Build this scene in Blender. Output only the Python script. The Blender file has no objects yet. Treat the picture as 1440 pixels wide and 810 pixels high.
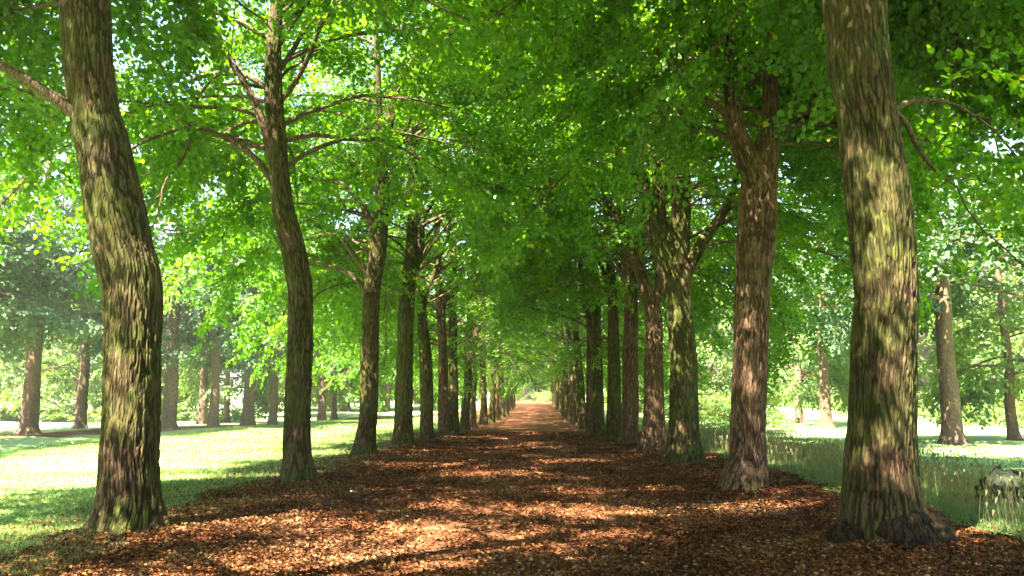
import bpy, math, random
import numpy as np
from mathutils import Vector, Matrix, Euler

sc = bpy.context.scene
COL = sc.collection
R = math.radians

# ------------------------------------------------------------------ camera, world, sun, exposure
FPX, W0, H0 = 1100.0, 1440.0, 810.0
HORIZON, VPX, EYE = 560.0, 750.0, 1.55
cam_data = bpy.data.cameras.new('camera')
cam = bpy.data.objects.new('camera', cam_data)
COL.objects.link(cam)
cam_data.sensor_width = 36.0
cam_data.lens = 36.0 * FPX / W0
cam_data.clip_start = 0.05
cam_data.clip_end = 2000
PITCH = math.atan((HORIZON - H0 / 2) / FPX)
YAW = math.atan((VPX - W0 / 2) / FPX)
cam.location = (0, 0, EYE)
cam.rotation_euler = (math.pi / 2 + PITCH, 0, YAW)
sc.camera = cam
CM = Euler((math.pi / 2 + PITCH, 0, YAW)).to_matrix()

SUN_ELEV, SUN_AZ = R(57), R(-142)          # azimuth clockwise from +Y: -90 = from the left
sun_dir = Vector((math.sin(SUN_AZ) * math.cos(SUN_ELEV), math.cos(SUN_AZ) * math.cos(SUN_ELEV), math.sin(SUN_ELEV)))
world = bpy.data.worlds.new('World')
sc.world = world
world.use_nodes = True
wn = world.node_tree
bg = wn.nodes['Background']
sky = wn.nodes.new('ShaderNodeTexSky')
sky.sky_type = 'NISHITA'
sky.sun_disc = False
sky.sun_elevation = SUN_ELEV
sky.sun_rotation = SUN_AZ
wn.links.new(sky.outputs[0], bg.inputs[0])
bg.inputs[1].default_value = 0.05
sl = bpy.data.lights.new('sun', 'SUN')
sl.energy = 5.0
sl.angle = R(0.5)
sl.color = (1.0, 0.92, 0.74)
sun = bpy.data.objects.new('sun', sl)
COL.objects.link(sun)
sun.rotation_euler = sun_dir.to_track_quat('Z', 'Y').to_euler()
sc.view_settings.view_transform = 'Standard'
sc.view_settings.look = 'None'
sc.view_settings.exposure = 4.15
sc.view_settings.gamma = 1.0
sc.view_settings.use_curve_mapping = False
cy = sc.cycles
cy.use_denoising = True
cy.max_bounces = 8
cy.diffuse_bounces = 6
cy.glossy_bounces = 2
cy.transmission_bounces = 6
cy.transparent_max_bounces = 8
cy.volume_bounces = 1
cy.sample_clamp_indirect = 6.0
HAZE_DENSITY = 0.00055

# ------------------------------------------------------------------ small helpers
def tag(o, label=None, cat=None, group=None, kind=None):
    if label: o['label'] = label
    if cat: o['category'] = cat
    if group: o['group'] = group
    if kind: o['kind'] = kind
    return o

def empty(name, loc):
    o = bpy.data.objects.new(name, None)
    o.location = loc
    COL.objects.link(o)
    return o

def link(name, me, mat, parent=None, loc=None):
    if mat is not None:
        me.materials.append(mat)
    o = bpy.data.objects.new(name, me)
    COL.objects.link(o)
    if parent is not None:
        o.parent = parent
    if loc is not None:
        o.location = loc
    return o

def mesh_from(name, V, F, smooth=True, rnd=None, groove=None):
    """V (n,3) array, F (m,k) array of k-gons."""
    V = np.asarray(V, np.float32); F = np.asarray(F, np.int32)
    me = bpy.data.meshes.new(name)
    m, k = F.shape
    me.vertices.add(len(V)); me.vertices.foreach_set('co', V.ravel())
    me.loops.add(m * k); me.loops.foreach_set('vertex_index', F.ravel())
    me.polygons.add(m)
    me.polygons.foreach_set('loop_start', np.arange(0, m * k, k, dtype=np.int32))
    me.update(calc_edges=True)
    me.polygons.foreach_set('use_smooth', np.full(m, smooth, dtype=bool))
    if rnd is not None:
        a = me.attributes.new('rnd', 'FLOAT', 'FACE')
        a.data.foreach_set('value', np.asarray(rnd, np.float32))
    if groove is not None:
        a = me.attributes.new('groove', 'FLOAT', 'POINT')
        a.data.foreach_set('value', np.asarray(groove, np.float32))
    me.validate()
    return me

def join_arrays(parts):
    Vs, Fs, off = [], [], 0
    for V, F in parts:
        Vs.append(V); Fs.append(F + off); off += len(V)
    return np.concatenate(Vs), np.concatenate(Fs)

def pix(px, py, Y):
    """point where the photograph's pixel (1440 x 810) meets the vertical plane at depth Y: used to measure trunk outlines"""
    d = CM @ Vector(((px - W0 / 2) / FPX, -(py - H0 / 2) / FPX, -1))
    t = Y / d.y
    return np.array((d.x * t, Y, EYE + d.z * t))

# ------------------------------------------------------------------ numpy value noise
_rs = np.random.RandomState(7)
_T = _rs.rand(256, 256).astype(np.float32)
def vnoise(u, v, pu=256, seed=0):
    """value noise, periodic in u with period pu (integer)"""
    u0 = np.floor(u).astype(int); v0 = np.floor(v).astype(int)
    fu = u - u0; fv = v - v0
    fu = fu * fu * (3 - 2 * fu); fv = fv * fv * (3 - 2 * fv)
    a0 = (u0 % pu + seed * 17) % 256; a1 = ((u0 + 1) % pu + seed * 17) % 256
    b0 = (v0 + seed * 31) % 256; b1 = (v0 + 1 + seed * 31) % 256
    return (_T[a0, b0] * (1 - fu) * (1 - fv) + _T[a1, b0] * fu * (1 - fv) + _T[a0, b1] * (1 - fu) * fv + _T[a1, b1] * fu * fv)
def fbm2(x, y, seed=0):
    return vnoise(x, y, 256, seed) * .5 + vnoise(x * 2.1, y * 2.1, 256, seed + 3) * .3 + vnoise(x * 4.3, y * 4.3, 256, seed + 5) * .2

MOUNDS = [pix(px, 700, Y)[0::1][:2] for px, Y in ((178, 8.9), (420, 13.9), (512, 20.2), (567, 24.0), (600, 27.8), (1243, 8.5), (1043, 13.0), (964, 18.4), (918, 21.9), (883, 26.2), (862, 28.9))]
def ground_z(x, y):
    x = np.asarray(x, float); y = np.asarray(y, float)
    ax = np.abs(x)
    w = np.clip((ax - 4.5) / 5, 0, 1)
    z = (fbm2(x * .18 + 40, y * .18 + 40, 2) - .5) * .35 * w
    z = z + (fbm2(x * .9 + 90, y * .9 + 90, 4) - .5) * .05 * np.clip((ax - 1.2) / 2, 0.25, 1)
    z = z + .05 * np.exp(-((ax - 3.8) / .9) ** 2)
    z = z + np.clip(y - 55, 0, 200) * .018
    for mx, my in MOUNDS:
        z = z + .09 * np.exp(-(((x - mx) ** 2 + (y - my) ** 2) / .75 ** 2))
    return z

# ------------------------------------------------------------------ materials
def nodes(name):
    m = bpy.data.materials.new(name)
    m.use_nodes = True
    nt = m.node_tree
    nt.nodes.clear()
    out = nt.nodes.new('ShaderNodeOutputMaterial')
    return m, nt, out

def N(nt, typ, **kw):
    n = nt.nodes.new(typ)
    for k, v in kw.items():
        if k.startswith('i_'):
            key = k[2:]
            key = int(key) if key.isdigit() else key.replace('_', ' ')
            n.inputs[key].default_value = v
        else:
            setattr(n, k, v)
    return n

def ramp(nt, stops, src, interp='LINEAR'):
    r = nt.nodes.new('ShaderNodeValToRGB')
    r.color_ramp.interpolation = interp
    els = r.color_ramp.elements
    while len(els) < len(stops): els.new(0.5)
    for e, (p, c) in zip(els, stops):
        e.position = p
        e.color = c if len(c) == 4 else (*c, 1)
    nt.links.new(src, r.inputs[0])
    return r

def mixc(nt, fac, a, b, blend='MIX'):
    n = nt.nodes.new('ShaderNodeMix')
    n.data_type = 'RGBA'; n.blend_type = blend
    for sock, v in ((n.inputs[0], fac), (n.inputs[6], a), (n.inputs[7], b)):
        if isinstance(v, (int, float)): sock.default_value = v
        elif isinstance(v, tuple): sock.default_value = v if len(v) == 4 else (*v, 1)
        else: nt.links.new(v, sock)
    return n.outputs[2]

def leaf_material(name, stops, trans=1.6, mixfac=0.5, rough=.45, ior=1.14):
    m, nt, out = nodes(name)
    at = N(nt, 'ShaderNodeAttribute', attribute_name='rnd')
    col = ramp(nt, stops, at.outputs['Fac']).outputs[0]
    geo = N(nt, 'ShaderNodeNewGeometry')
    noi = N(nt, 'ShaderNodeTexNoise', i_Scale=.55, i_Detail=2.0)
    nt.links.new(geo.outputs['Position'], noi.inputs['Vector'])
    big = ramp(nt, [(.35, (.75, .85, .8)), (.65, (1.2, 1.1, .9))], noi.outputs['Fac']).outputs[0]
    col = mixc(nt, 1.0, col, big, 'MULTIPLY')
    tc = mixc(nt, 1.0, col, (trans * 1.15, trans, trans * .45), 'MULTIPLY')
    d = N(nt, 'ShaderNodeBsdfDiffuse'); t = N(nt, 'ShaderNodeBsdfTranslucent')
    g = N(nt, 'ShaderNodeBsdfGlossy', i_Roughness=rough)
    g.inputs['Color'].default_value = (.9, .95, .9, 1)
    nt.links.new(col, d.inputs['Color']); nt.links.new(tc, t.inputs['Color'])
    a = N(nt, 'ShaderNodeMixShader'); a.inputs[0].default_value = mixfac
    nt.links.new(d.outputs[0], a.inputs[1]); nt.links.new(t.outputs[0], a.inputs[2])
    fr = N(nt, 'ShaderNodeFresnel', i_IOR=ior)
    b = N(nt, 'ShaderNodeMixShader')
    if ior > 1.12:
        b.inputs[0].default_value = .022
    else:
        b.inputs[0].default_value = .006
    nt.nodes.remove(fr)
    nt.links.new(a.outputs[0], b.inputs[1]); nt.links.new(g.outputs[0], b.inputs[2])
    nt.links.new(b.outputs[0], out.inputs[0])
    return m

def bark_material(name, brown, dark, moss, moss_amt, scale=1.0):
    m, nt, out = nodes(name)
    L = nt.links.new
    tc = N(nt, 'ShaderNodeTexCoord')
    oi = N(nt, 'ShaderNodeObjectInfo')
    mp = N(nt, 'ShaderNodeMapping'); mp.inputs['Scale'].default_value = (1, 1, .15)
    L(tc.outputs['Object'], mp.inputs[0])
    off = N(nt, 'ShaderNodeVectorMath', operation='ADD')
    comb = N(nt, 'ShaderNodeCombineXYZ')
    mul = N(nt, 'ShaderNodeMath', operation='MULTIPLY'); mul.inputs[1].default_value = 37.0
    L(oi.outputs['Random'], mul.inputs[0]); L(mul.outputs[0], comb.inputs[2]); L(mul.outputs[0], comb.inputs[0])
    L(mp.outputs[0], off.inputs[0]); L(comb.outputs[0], off.inputs[1])
    n1 = N(nt, 'ShaderNodeTexNoise', i_Scale=26.0 * scale, i_Detail=7.0, i_Roughness=.62, i_Distortion=.6)
    mpf = N(nt, 'ShaderNodeVectorMath', operation='MULTIPLY'); mpf.inputs[1].default_value = (1, 1, 2.4)
    L(off.outputs[0], mpf.inputs[0])
    L(mpf.outputs[0], n1.inputs['Vector'])
    v1 = N(nt, 'ShaderNodeTexVoronoi', feature='DISTANCE_TO_EDGE', i_Scale=28.0 * scale)
    L(off.outputs[0], v1.inputs['Vector'])
    n2 = N(nt, 'ShaderNodeTexNoise', i_Scale=1.6, i_Detail=5.0, i_Roughness=.6)
    L(tc.outputs['Object'], n2.inputs['Vector'])
    c = ramp(nt, [(.25, dark), (.5, brown), (.8, tuple(min(1, x * 1.7) for x in brown))], n1.outputs['Fac']).outputs[0]
    crack = ramp(nt, [(.0, (.2, .17, .15)), (.16, (1, 1, 1))], v1.outputs['Distance']).outputs[0]
    c = mixc(nt, .55, c, crack, 'MULTIPLY')
    ga = N(nt, 'ShaderNodeAttribute', attribute_name='groove')
    gr = ramp(nt, [(.0, (1.15, 1.12, 1.1)), (.5, (.78, .73, .69)), (1, (.36, .31, .28))], ga.outputs['Fac']).outputs[0]
    # moss in patches: large noise, broken up by the bark's own relief
    mm = N(nt, 'ShaderNodeMath', operation='MULTIPLY_ADD'); mm.inputs[1].default_value = .35; 
    L(n1.outputs['Fac'], mm.inputs[0]); L(n2.outputs['Fac'], mm.inputs[2])
    lo = .92 - moss_amt
    mf = ramp(nt, [(lo - .12, (0, 0, 0)), (lo + .1, (1, 1, 1))], mm.outputs[0]).outputs[0]
    n3 = N(nt, 'ShaderNodeTexNoise', i_Scale=9.0, i_Detail=4.0)
    L(tc.outputs['Object'], n3.inputs['Vector'])
    mcol = ramp(nt, [(.3, tuple(x * .55 for x in moss)), (.7, moss)], n3.outputs['Fac']).outputs[0]
    mfac = mixc(nt, 1.0, mf, (.68, .68, .68), 'MULTIPLY')
    c = mixc(nt, mfac, c, mcol)
    c = mixc(nt, 1.0, c, gr, 'MULTIPLY')
    b = N(nt, 'ShaderNodeBsdfPrincipled')
    b.inputs['Roughness'].default_value = .95
    b.inputs['Specular IOR Level'].default_value = .15
    L(c, b.inputs['Base Color'])
    bm = N(nt, 'ShaderNodeBump', i_Strength=.9, i_Distance=.02)
    hh = N(nt, 'ShaderNodeMath', operation='MULTIPLY_ADD'); hh.inputs[1].default_value = .5
    vm = N(nt, 'ShaderNodeMath', operation='MINIMUM'); vm.inputs[1].default_value = .2
    L(v1.outputs['Distance'], vm.inputs[0])
    v5 = N(nt, 'ShaderNodeMath', operation='MULTIPLY'); v5.inputs[1].default_value = 2.5
    L(vm.outputs[0], v5.inputs[0])
    L(n1.outputs['Fac'], hh.inputs[0]); L(v5.outputs[0], hh.inputs[2])
    L(hh.outputs[0], bm.inputs['Height']); L(bm.outputs[0], b.inputs['Normal'])
    L(b.outputs[0], out.inputs[0])
    return m

M = {}
M['leaf'] = leaf_material('lime_leaves', [(0, (.020, .078, .001)), (.5, (.050, .135, .002)), (.93, (.105, .19, .005)), (1, (.27, .23, .02))], trans=3.0)
M['leaf_far'] = leaf_material('woodland_leaves', [(0, (.06, .12, .03)), (.5, (.09, .16, .04)), (1, (.14, .2, .05))], trans=1.9)
M['leaf_grey'] = leaf_material('grey_green_needles', [(0, (.04, .09, .045)), (.5, (.06, .12, .06)), (1, (.11, .16, .09))], trans=1.3, mixfac=.35)
M['bark'] = bark_material('lime_bark', (.082, .050, .029), (.016, .010, .007), (.048, .070, .006), .26)
M['bark_brown'] = bark_material('lime_bark_bare', (.13, .078, .047), (.022, .014, .010), (.05, .06, .008), .14)
M['bark_moss'] = bark_material('lime_bark_mossy', (.10, .066, .036), (.018, .012, .009), (.050, .078, .005), .30)
M['bark_limb'] = bark_material('limb_bark', (.10, .066, .045), (.03, .02, .015), (.08, .09, .014), .10)
M['bark_far'] = bark_material('far_bark', (.12, .078, .056), (.035, .024, .018), (.1, .11, .03), .08)
M['burl'] = bark_material('burl_bark', (.040, .023, .013), (.012, .007, .005), (.03, .04, .006), .10, 1.4)

def ground_material():
    m, nt, out = nodes('ground_soil')
    L = nt.links.new
    geo = N(nt, 'ShaderNodeNewGeometry')
    sep = N(nt, 'ShaderNodeSeparateXYZ'); L(geo.outputs['Position'], sep.inputs[0])
    ax = N(nt, 'ShaderNodeMath', operation='ABSOLUTE'); 
    sh = N(nt, 'ShaderNodeMath', operation='ADD'); sh.inputs[1].default_value = .1
    L(sep.outputs[0], sh.inputs[0]); L(sh.outputs[0], ax.inputs[0])
    n = N(nt, 'ShaderNodeTexNoise', i_Scale=.7, i_Detail=6.0, i_Roughness=.65)
    L(geo.outputs['Position'], n.inputs['Vector'])
    a = N(nt, 'ShaderNodeMath', operation='MULTIPLY_ADD'); a.inputs[1].default_value = 3.2
    L(n.outputs['Fac'], a.inputs[0]); L(ax.outputs[0], a.inputs[2])
    # litter until |x| ~ 5
    mr = N(nt, 'ShaderNodeMapRange'); mr.inputs['From Min'].default_value = 5.7; mr.inputs['From Max'].default_value = 6.9
    L(a.outputs[0], mr.inputs['Value'])
    ly = N(nt, 'ShaderNodeMath', operation='MULTIPLY_ADD'); ly.inputs[1].default_value = -.42; ly.inputs[2].default_value = 21.0 + .42 * 34
    L(sep.outputs[1], ly.inputs[0])
    lx = N(nt, 'ShaderNodeMath', operation='ADD'); L(ly.outputs[0], lx.inputs[0]); L(sep.outputs[0], lx.inputs[1])
    la = N(nt, 'ShaderNodeMath', operation='ABSOLUTE'); L(lx.outputs[0], la.inputs[0])
    lb = N(nt, 'ShaderNodeMath', operation='MULTIPLY_ADD'); lb.inputs[1].default_value = 2.0
    L(n.outputs['Fac'], lb.inputs[0]); L(la.outputs[0], lb.inputs[2])
    mr2 = N(nt, 'ShaderNodeMapRange'); mr2.inputs['From Min'].default_value = 2.6; mr2.inputs['From Max'].default_value = 3.6
    L(lb.outputs[0], mr2.inputs['Value'])
    mrm = N(nt, 'ShaderNodeMath', operation='MINIMUM'); L(mr.outputs[0], mrm.inputs[0]); L(mr2.outputs[0], mrm.inputs[1])
    v = N(nt, 'ShaderNodeTexVoronoi', i_Scale=22.0); L(geo.outputs['Position'], v.inputs['Vector'])
    litter = ramp(nt, [(0, (.022, .010, .007)), (.35, (.075, .030, .013)), (.7, (.15, .060, .025)), (1, (.25, .13, .06))], v.outputs['Color']).outputs[0]
    n4 = N(nt, 'ShaderNodeTexNoise', i_Scale=1.1, i_Detail=4.0); L(geo.outputs['Position'], n4.inputs['Vector'])
    pat = ramp(nt, [(.3, (.55, .5, .5)), (.7, (1.15, 1.1, 1.05))], n4.outputs['Fac']).outputs[0]
    litter = mixc(nt, 1.0, litter, pat, 'MULTIPLY')
    n2 = N(nt, 'ShaderNodeTexNoise', i_Scale=30.0, i_Detail=4.0); L(geo.outputs['Position'], n2.inputs['Vector'])
    grass = ramp(nt, [(.3, (.045, .075, .02)), (.7, (.18, .24, .12))], n2.outputs['Fac']).outputs[0]
    n5 = N(nt, 'ShaderNodeTexNoise', i_Scale=.12, i_Detail=3.0); L(geo.outputs['Position'], n5.inputs['Vector'])
    dry = ramp(nt, [(.35, (.9, .95, .8)), (.7, (1.9, 1.6, 1.3))], n5.outputs['Fac']).outputs[0]
    grass = mixc(nt, 1.0, grass, dry, 'MULTIPLY')
    painted_sun_mask = N(nt, 'ShaderNodeMapRange'); painted_sun_mask.inputs['From Min'].default_value = 8.0; painted_sun_mask.inputs['From Max'].default_value = 9.5
    L(a.outputs[0], painted_sun_mask.inputs['Value'])
    painted_sun_turf = ramp(nt, [(.3, (.16, .26, .08)), (.7, (.30, .38, .18))], n2.outputs['Fac']).outputs[0]  # paler turf on the open meadows: sunlight put into the colour
    grass = mixc(nt, painted_sun_mask.outputs[0], grass, painted_sun_turf)
    c = mixc(nt, mrm.outputs[0], litter, grass)
    b = N(nt, 'ShaderNodeBsdfPrincipled'); b.inputs['Roughness'].default_value = 1; b.inputs['Specular IOR Level'].default_value = .1
    L(c, b.inputs['Base Color'])
    bm = N(nt, 'ShaderNodeBump', i_Strength=.8, i_Distance=.03)
    L(v.outputs['Distance'], bm.inputs['Height']); L(bm.outputs[0], b.inputs['Normal'])
    L(b.outputs[0], out.inputs[0])
    return m

def path_material():
    m, nt, out = nodes('path_litter')
    L = nt.links.new
    geo = N(nt, 'ShaderNodeNewGeometry')
    v = N(nt, 'ShaderNodeTexVoronoi', i_Scale=26.0); L(geo.outputs['Position'], v.inputs['Vector'])
    c = ramp(nt, [(0, (.03, .012, .008)), (.4, (.09, .034, .016)), (.75, (.17, .070, .032)), (1, (.28, .15, .08))], v.outputs['Color']).outputs[0]
    n4 = N(nt, 'ShaderNodeTexNoise', i_Scale=.9, i_Detail=5.0); L(geo.outputs['Position'], n4.inputs['Vector'])
    pat = ramp(nt, [(.3, (.6, .55, .5)), (.7, (1.2, 1.15, 1.1))], n4.outputs['Fac']).outputs[0]
    c = mixc(nt, 1.0, c, pat, 'MULTIPLY')
    b = N(nt, 'ShaderNodeBsdfPrincipled'); b.inputs['Roughness'].default_value = 1; b.inputs['Specular IOR Level'].default_value = .1
    L(c, b.inputs['Base Color'])
    bm = N(nt, 'ShaderNodeBump', i_Strength=.6, i_Distance=.02)
    L(v.outputs['Distance'], bm.inputs['Height']); L(bm.outputs[0], b.inputs['Normal'])
    L(b.outputs[0], out.inputs[0])
    return m
M['ground'] = ground_material()
M['path'] = path_material()
M['litter'] = leaf_material('fallen_leaf', [(0, (.03, .011, .006)), (.3, (.085, .028, .012)), (.6, (.165, .060, .025)), (.85, (.25, .12, .055)), (1, (.40, .26, .14))], trans=.5, mixfac=.15, rough=.6, ior=1.01)
M['grass'] = leaf_material('grass_blade', [(0, (.08, .15, .05)), (.6, (.17, .24, .11)), (1, (.30, .32, .20))], trans=1.5, mixfac=.4, ior=1.1)
M['painted_sun_grass'] = leaf_material('painted_sun_grass_blade', [(0, (.13, .24, .06)), (.6, (.24, .36, .13)), (1, (.36, .42, .22))], trans=1.2, mixfac=.4, ior=1.1)  # paler copy of the grass blade, with sunlight painted into its colour
M['tall_grass'] = leaf_material('tall_grass_blade', [(0, (.08, .16, .05)), (.6, (.17, .27, .10)), (.85, (.26, .28, .15)), (1, (.24, .17, .15))], trans=1.5, mixfac=.4, ior=1.1)

# ------------------------------------------------------------------ ground and path
def grid(xs, ys, dz=0.0):
    X, Y = np.meshgrid(xs, ys, indexing='ij')
    Z = ground_z(X, Y) + dz
    V = np.stack([X, Y, Z], -1).reshape(-1, 3)
    nx, ny = len(xs), len(ys)
    i = np.arange(nx - 1)[:, None] * ny + np.arange(ny - 1)[None, :]
    F = np.stack([i, i + ny, i + ny + 1, i + 1], -1).reshape(-1, 4)
    return V, F
gx = np.concatenate([np.linspace(-600, -60, 20)[:-1], np.linspace(-60, -14, 60)[:-1], np.linspace(-14, 14, 187)[:-1], np.linspace(14, 60, 60)[:-1], np.linspace(60, 600, 20)])
gy = np.concatenate([np.linspace(-300, -20, 15)[:-1], np.linspace(-20, 0, 60)[:-1], np.linspace(0, 40, 260)[:-1], np.linspace(40, 130, 120)[:-1], np.linspace(130, 900, 30)])
V, F = grid(gx, gy)
tag(link('ground', mesh_from('ground', V, F), M['ground']), kind='structure')
# the trodden path: a sheet 4 mm up with a wavering edge
ys = np.concatenate([np.linspace(-20, 40, 300)[:-1], np.linspace(40, 126, 130)])
us = np.linspace(-1, 1, 25)
Yg, Ug = np.meshgrid(ys, us, indexing='ij')
hw = 1.75 + .35 * (vnoise(ys * .8, ys * 0 + 3.3, seed=1) - .5) + .2 * (vnoise(ys * 3.1, ys * 0 + 7.7, seed=2) - .5)
hw2 = 1.7 + .35 * (vnoise(ys * .8, ys * 0 + 9.3, seed=5) - .5) + .2 * (vnoise(ys * 3.1, ys * 0 + 5.7, seed=6) - .5)
Xg = np.where(Ug < 0, Ug * hw[:, None], Ug * hw2[:, None]) - .1
Zg = ground_z(Xg, Yg) + .02 - .016 * np.abs(Ug) ** 8
Vp = np.stack([Xg, Yg, Zg], -1).reshape(-1, 3)
nx, ny = Yg.shape
i = np.arange(nx - 1)[:, None] * ny + np.arange(ny - 1)[None, :]
F = np.stack([i, i + 1, i + ny + 1, i + ny], -1).reshape(-1, 4)
tag(link('path', mesh_from('path', Vp, F), M['path']), kind='structure')

# ------------------------------------------------------------------ haze
def build_haze():
    x0, x1, y0, y1, z0, z1 = -140, 140, -40, 240, -2.5, 34
    V = np.array([(x, y, z) for x in (x0, x1) for y in (y0, y1) for z in (z0, z1)])
    F = np.array([(0, 1, 3, 2), (4, 6, 7, 5), (0, 4, 5, 1), (2, 3, 7, 6), (0, 2, 6, 4), (1, 5, 7, 3)])
    m, nt, out = nodes('haze')
    v = N(nt, 'ShaderNodeVolumePrincipled')
    v.inputs['Color'].default_value = (.93, .94, .97, 1)
    v.inputs['Density'].default_value = HAZE_DENSITY
    v.inputs['Anisotropy'].default_value = .2
    nt.links.new(v.outputs[0], out.inputs['Volume'])
    tag(link('haze', mesh_from('haze', V, F, smooth=False), m), 'thin pale morning haze filling the air under the trees', 'haze', kind='stuff')
if HAZE_DENSITY > 0:
    build_haze()

# ------------------------------------------------------------------ trees: wood
def resample(P, r, step):
    P = np.asarray(P, float); r = np.asarray(r, float)
    d = np.concatenate([[0], np.cumsum(np.linalg.norm(np.diff(P, axis=0), axis=1))])
    n = max(3, int(d[-1] / step) + 1)
    s = np.linspace(0, d[-1], n)
    # smooth interpolation (Catmull-like through cubic hermite with finite differences)
    m = np.gradient(P, d, axis=0) if len(P) > 2 else np.repeat((P[1:] - P[:1]) / max(d[-1], 1e-6), len(P), axis=0)
    k = np.clip(np.searchsorted(d, s, side='right') - 1, 0, len(d) - 2)
    h = (d[k + 1] - d[k])[:, None]; t = ((s - d[k])[:, None]) / h
    Q = (2*t**3 - 3*t**2 + 1) * P[k] + (t**3 - 2*t**2 + t) * h * m[k] + (-2*t**3 + 3*t**2) * P[k+1] + (t**3 - t**2) * h * m[k+1]
    return Q, np.interp(s, d, r), s

def frames(Q):
    T = np.gradient(Q, axis=0); T /= np.linalg.norm(T, axis=1)[:, None] + 1e-9
    ref = np.array((0., 1., 0.)) if abs(T[0, 1]) < .9 else np.array((1., 0., 0.))
    U = np.zeros_like(Q)
    u = ref - T[0] * ref.dot(T[0])
    for i in range(len(Q)):
        u = u - T[i] * u.dot(T[i]); u /= np.linalg.norm(u) + 1e-9
        U[i] = u
    Vv = np.cross(T, U)
    return T, U, Vv

def tube(P, r, seg=8, step=.25, seed=0, rough=0.0):
    Q, rr, s = resample(P, r, step)
    T, U, Vv = frames(Q)
    th = np.linspace(0, 2 * np.pi, seg, endpoint=False)
    rad = rr[:, None] * np.ones(seg)[None, :]
    if rough > 0:
        rad = rad * (1 + rough * (vnoise(th[None, :] / (2*np.pi) * 6 + s[:, None] * 0, s[:, None] * 2.5 + th[None, :] * 0, 6, seed) - .5))
    V = Q[:, None, :] + rad[..., None] * (np.cos(th)[None, :, None] * U[:, None, :] + np.sin(th)[None, :, None] * Vv[:, None, :])
    n = len(Q)
    i = np.arange(n - 1)[:, None] * seg; j = np.arange(seg)[None, :]; j2 = (j + 1) % seg
    F = np.stack([i + j, i + j2, i + seg + j2, i + seg + j], -1).reshape(-1, 4)
    return V.reshape(-1, 3), F

def trunk_tube(P, r, seg, step, seed, flare=.45, lobes=5, depth=.014, flare_h=.28, knots=3, z0=0.0):
    """bark-ridged trunk; P are centres from the ground up"""
    rng = np.random.RandomState(seed)
    Q, rr, s = resample(P, r, step)
    seg = int(seg)
    th = np.linspace(0, 2 * np.pi, seg, endpoint=False)[None, :]
    S = s[:, None]; z = Q[:, 2:3]
    hz = np.clip(z - z0, 0, None)
    R0 = rr[:, None]
    ph = rng.rand() * 6.28
    lob = np.zeros_like(th)
    for k in range(lobes):
        a = ph + 2 * np.pi * (k + rng.uniform(-.25, .25)) / lobes
        w = rng.uniform(.22, .4); amp = rng.uniform(.5, 1.1)
        dth = np.angle(np.exp(1j * (th - a)))
        lob = lob + amp * np.exp(-(dth / w) ** 2)
    rad = R0 * (1 + flare * .45 * np.exp(-hz / flare_h) + flare * lob * np.exp(-hz / (flare_h * .8)))
    # soft out-of-round flutes and swellings
    rad = rad * (1 + .07 * (vnoise(th / 6.2832 * 5 + 0 * S, S * .7 + 0 * th, 5, seed % 5) - .5) * 2 + .03 * (vnoise(th / 6.2832 * 9 + 0 * S, S * 2.2 + 0 * th, 9, seed % 7) - .5) * 2)
    for k in range(knots):
        ka = rng.uniform(3.6, 5.8) if rng.rand() < .7 else rng.rand() * 6.28
        ks = rng.uniform(.8, max(1.2, s[-1] * .8)); kr = rng.uniform(.10, .2)
        dth = np.angle(np.exp(1j * (th - ka))) * R0
        q = np.sqrt(dth ** 2 + (S - ks) ** 2) / kr
        rad = rad + .022 * np.exp(-q ** 2 * 2.2) * (1 - 1.1 * np.exp(-(q * 2.6) ** 2))
    # vertical bark ridges
    Rm = float(np.mean(rr[:max(3, len(rr) // 2)]))
    pu = max(8, int(2 * np.pi * Rm / .026))
    warp = (vnoise(th / 6.2832 * 6 + 0 * S, S * 1.8 + 0 * th, 6, 1) - .5) * 3.0
    u = th / 6.2832 * pu + warp
    n1 = vnoise(u, S / .26 + 0 * th, pu, seed % 11) * .7 + .3 * vnoise(u * 1.0 + .5, S / .09 + 0 * th, pu, seed % 9)
    n2 = vnoise(u * 2, S / .08 + 0 * th, pu * 2, seed % 13)
    ridge = 1 - np.abs(2 * n1 - 1)
    fade = np.clip(hz / .1, .3, 1)
    dep = .85 * depth * np.clip(R0 / max(Rm, 1e-3), .3, 1.1)
    gv = np.clip((ridge - .60) / .26, 0, 1); gv = gv * gv * (3 - 2 * gv)
    gv = gv * np.clip(.45 + 1.1 * vnoise(th / 6.2832 * 7 + 0 * S, S * 1.3 + 0 * th, 7, 8), 0, 1)
    rad = rad - dep * fade * gv + dep * .45 * (n2 - .5)
    global LAST_GROOVE
    LAST_GROOVE = np.clip(gv * 1.05 + .5 * (.45 - n2), 0, 1).ravel()
    V = np.stack([Q[:, 0:1] + rad * np.cos(th), Q[:, 1:2] + rad * np.sin(th), z + 0 * th], -1)
    # tilt rings a little with the stem
    T, _, _ = frames(Q)
    V[..., 2] -= (V[..., 0] - Q[:, 0:1]) * (T[:, 0:1] / np.clip(T[:, 2:3], .3, 1)) * .8 + (V[..., 1] - Q[:, 1:2]) * (T[:, 1:2] / np.clip(T[:, 2:3], .3, 1)) * .8
    n = len(Q)
    i = np.arange(n - 1)[:, None] * seg; j = np.arange(seg)[None, :]; j2 = (j + 1) % seg
    F = np.stack([i + j, i + j2, i + seg + j2, i + seg + j], -1).reshape(-1, 4)
    return V.reshape(-1, 3), F

# ------------------------------------------------------------------ trees: leaves
def leaf_verts():
    """six vertices: rounded lime leaf, folded a little along the midrib, unit length"""
    return np.array([(0, 0, 0), (.28, .46, .09), (.72, .38, .07), (1, 0, -.10), (.72, -.38, .07), (.28, -.46, .09)], float)
LEAF = leaf_verts()
LEAF_F = np.array([(0, 3, 2, 1), (0, 5, 4, 3)])

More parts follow.
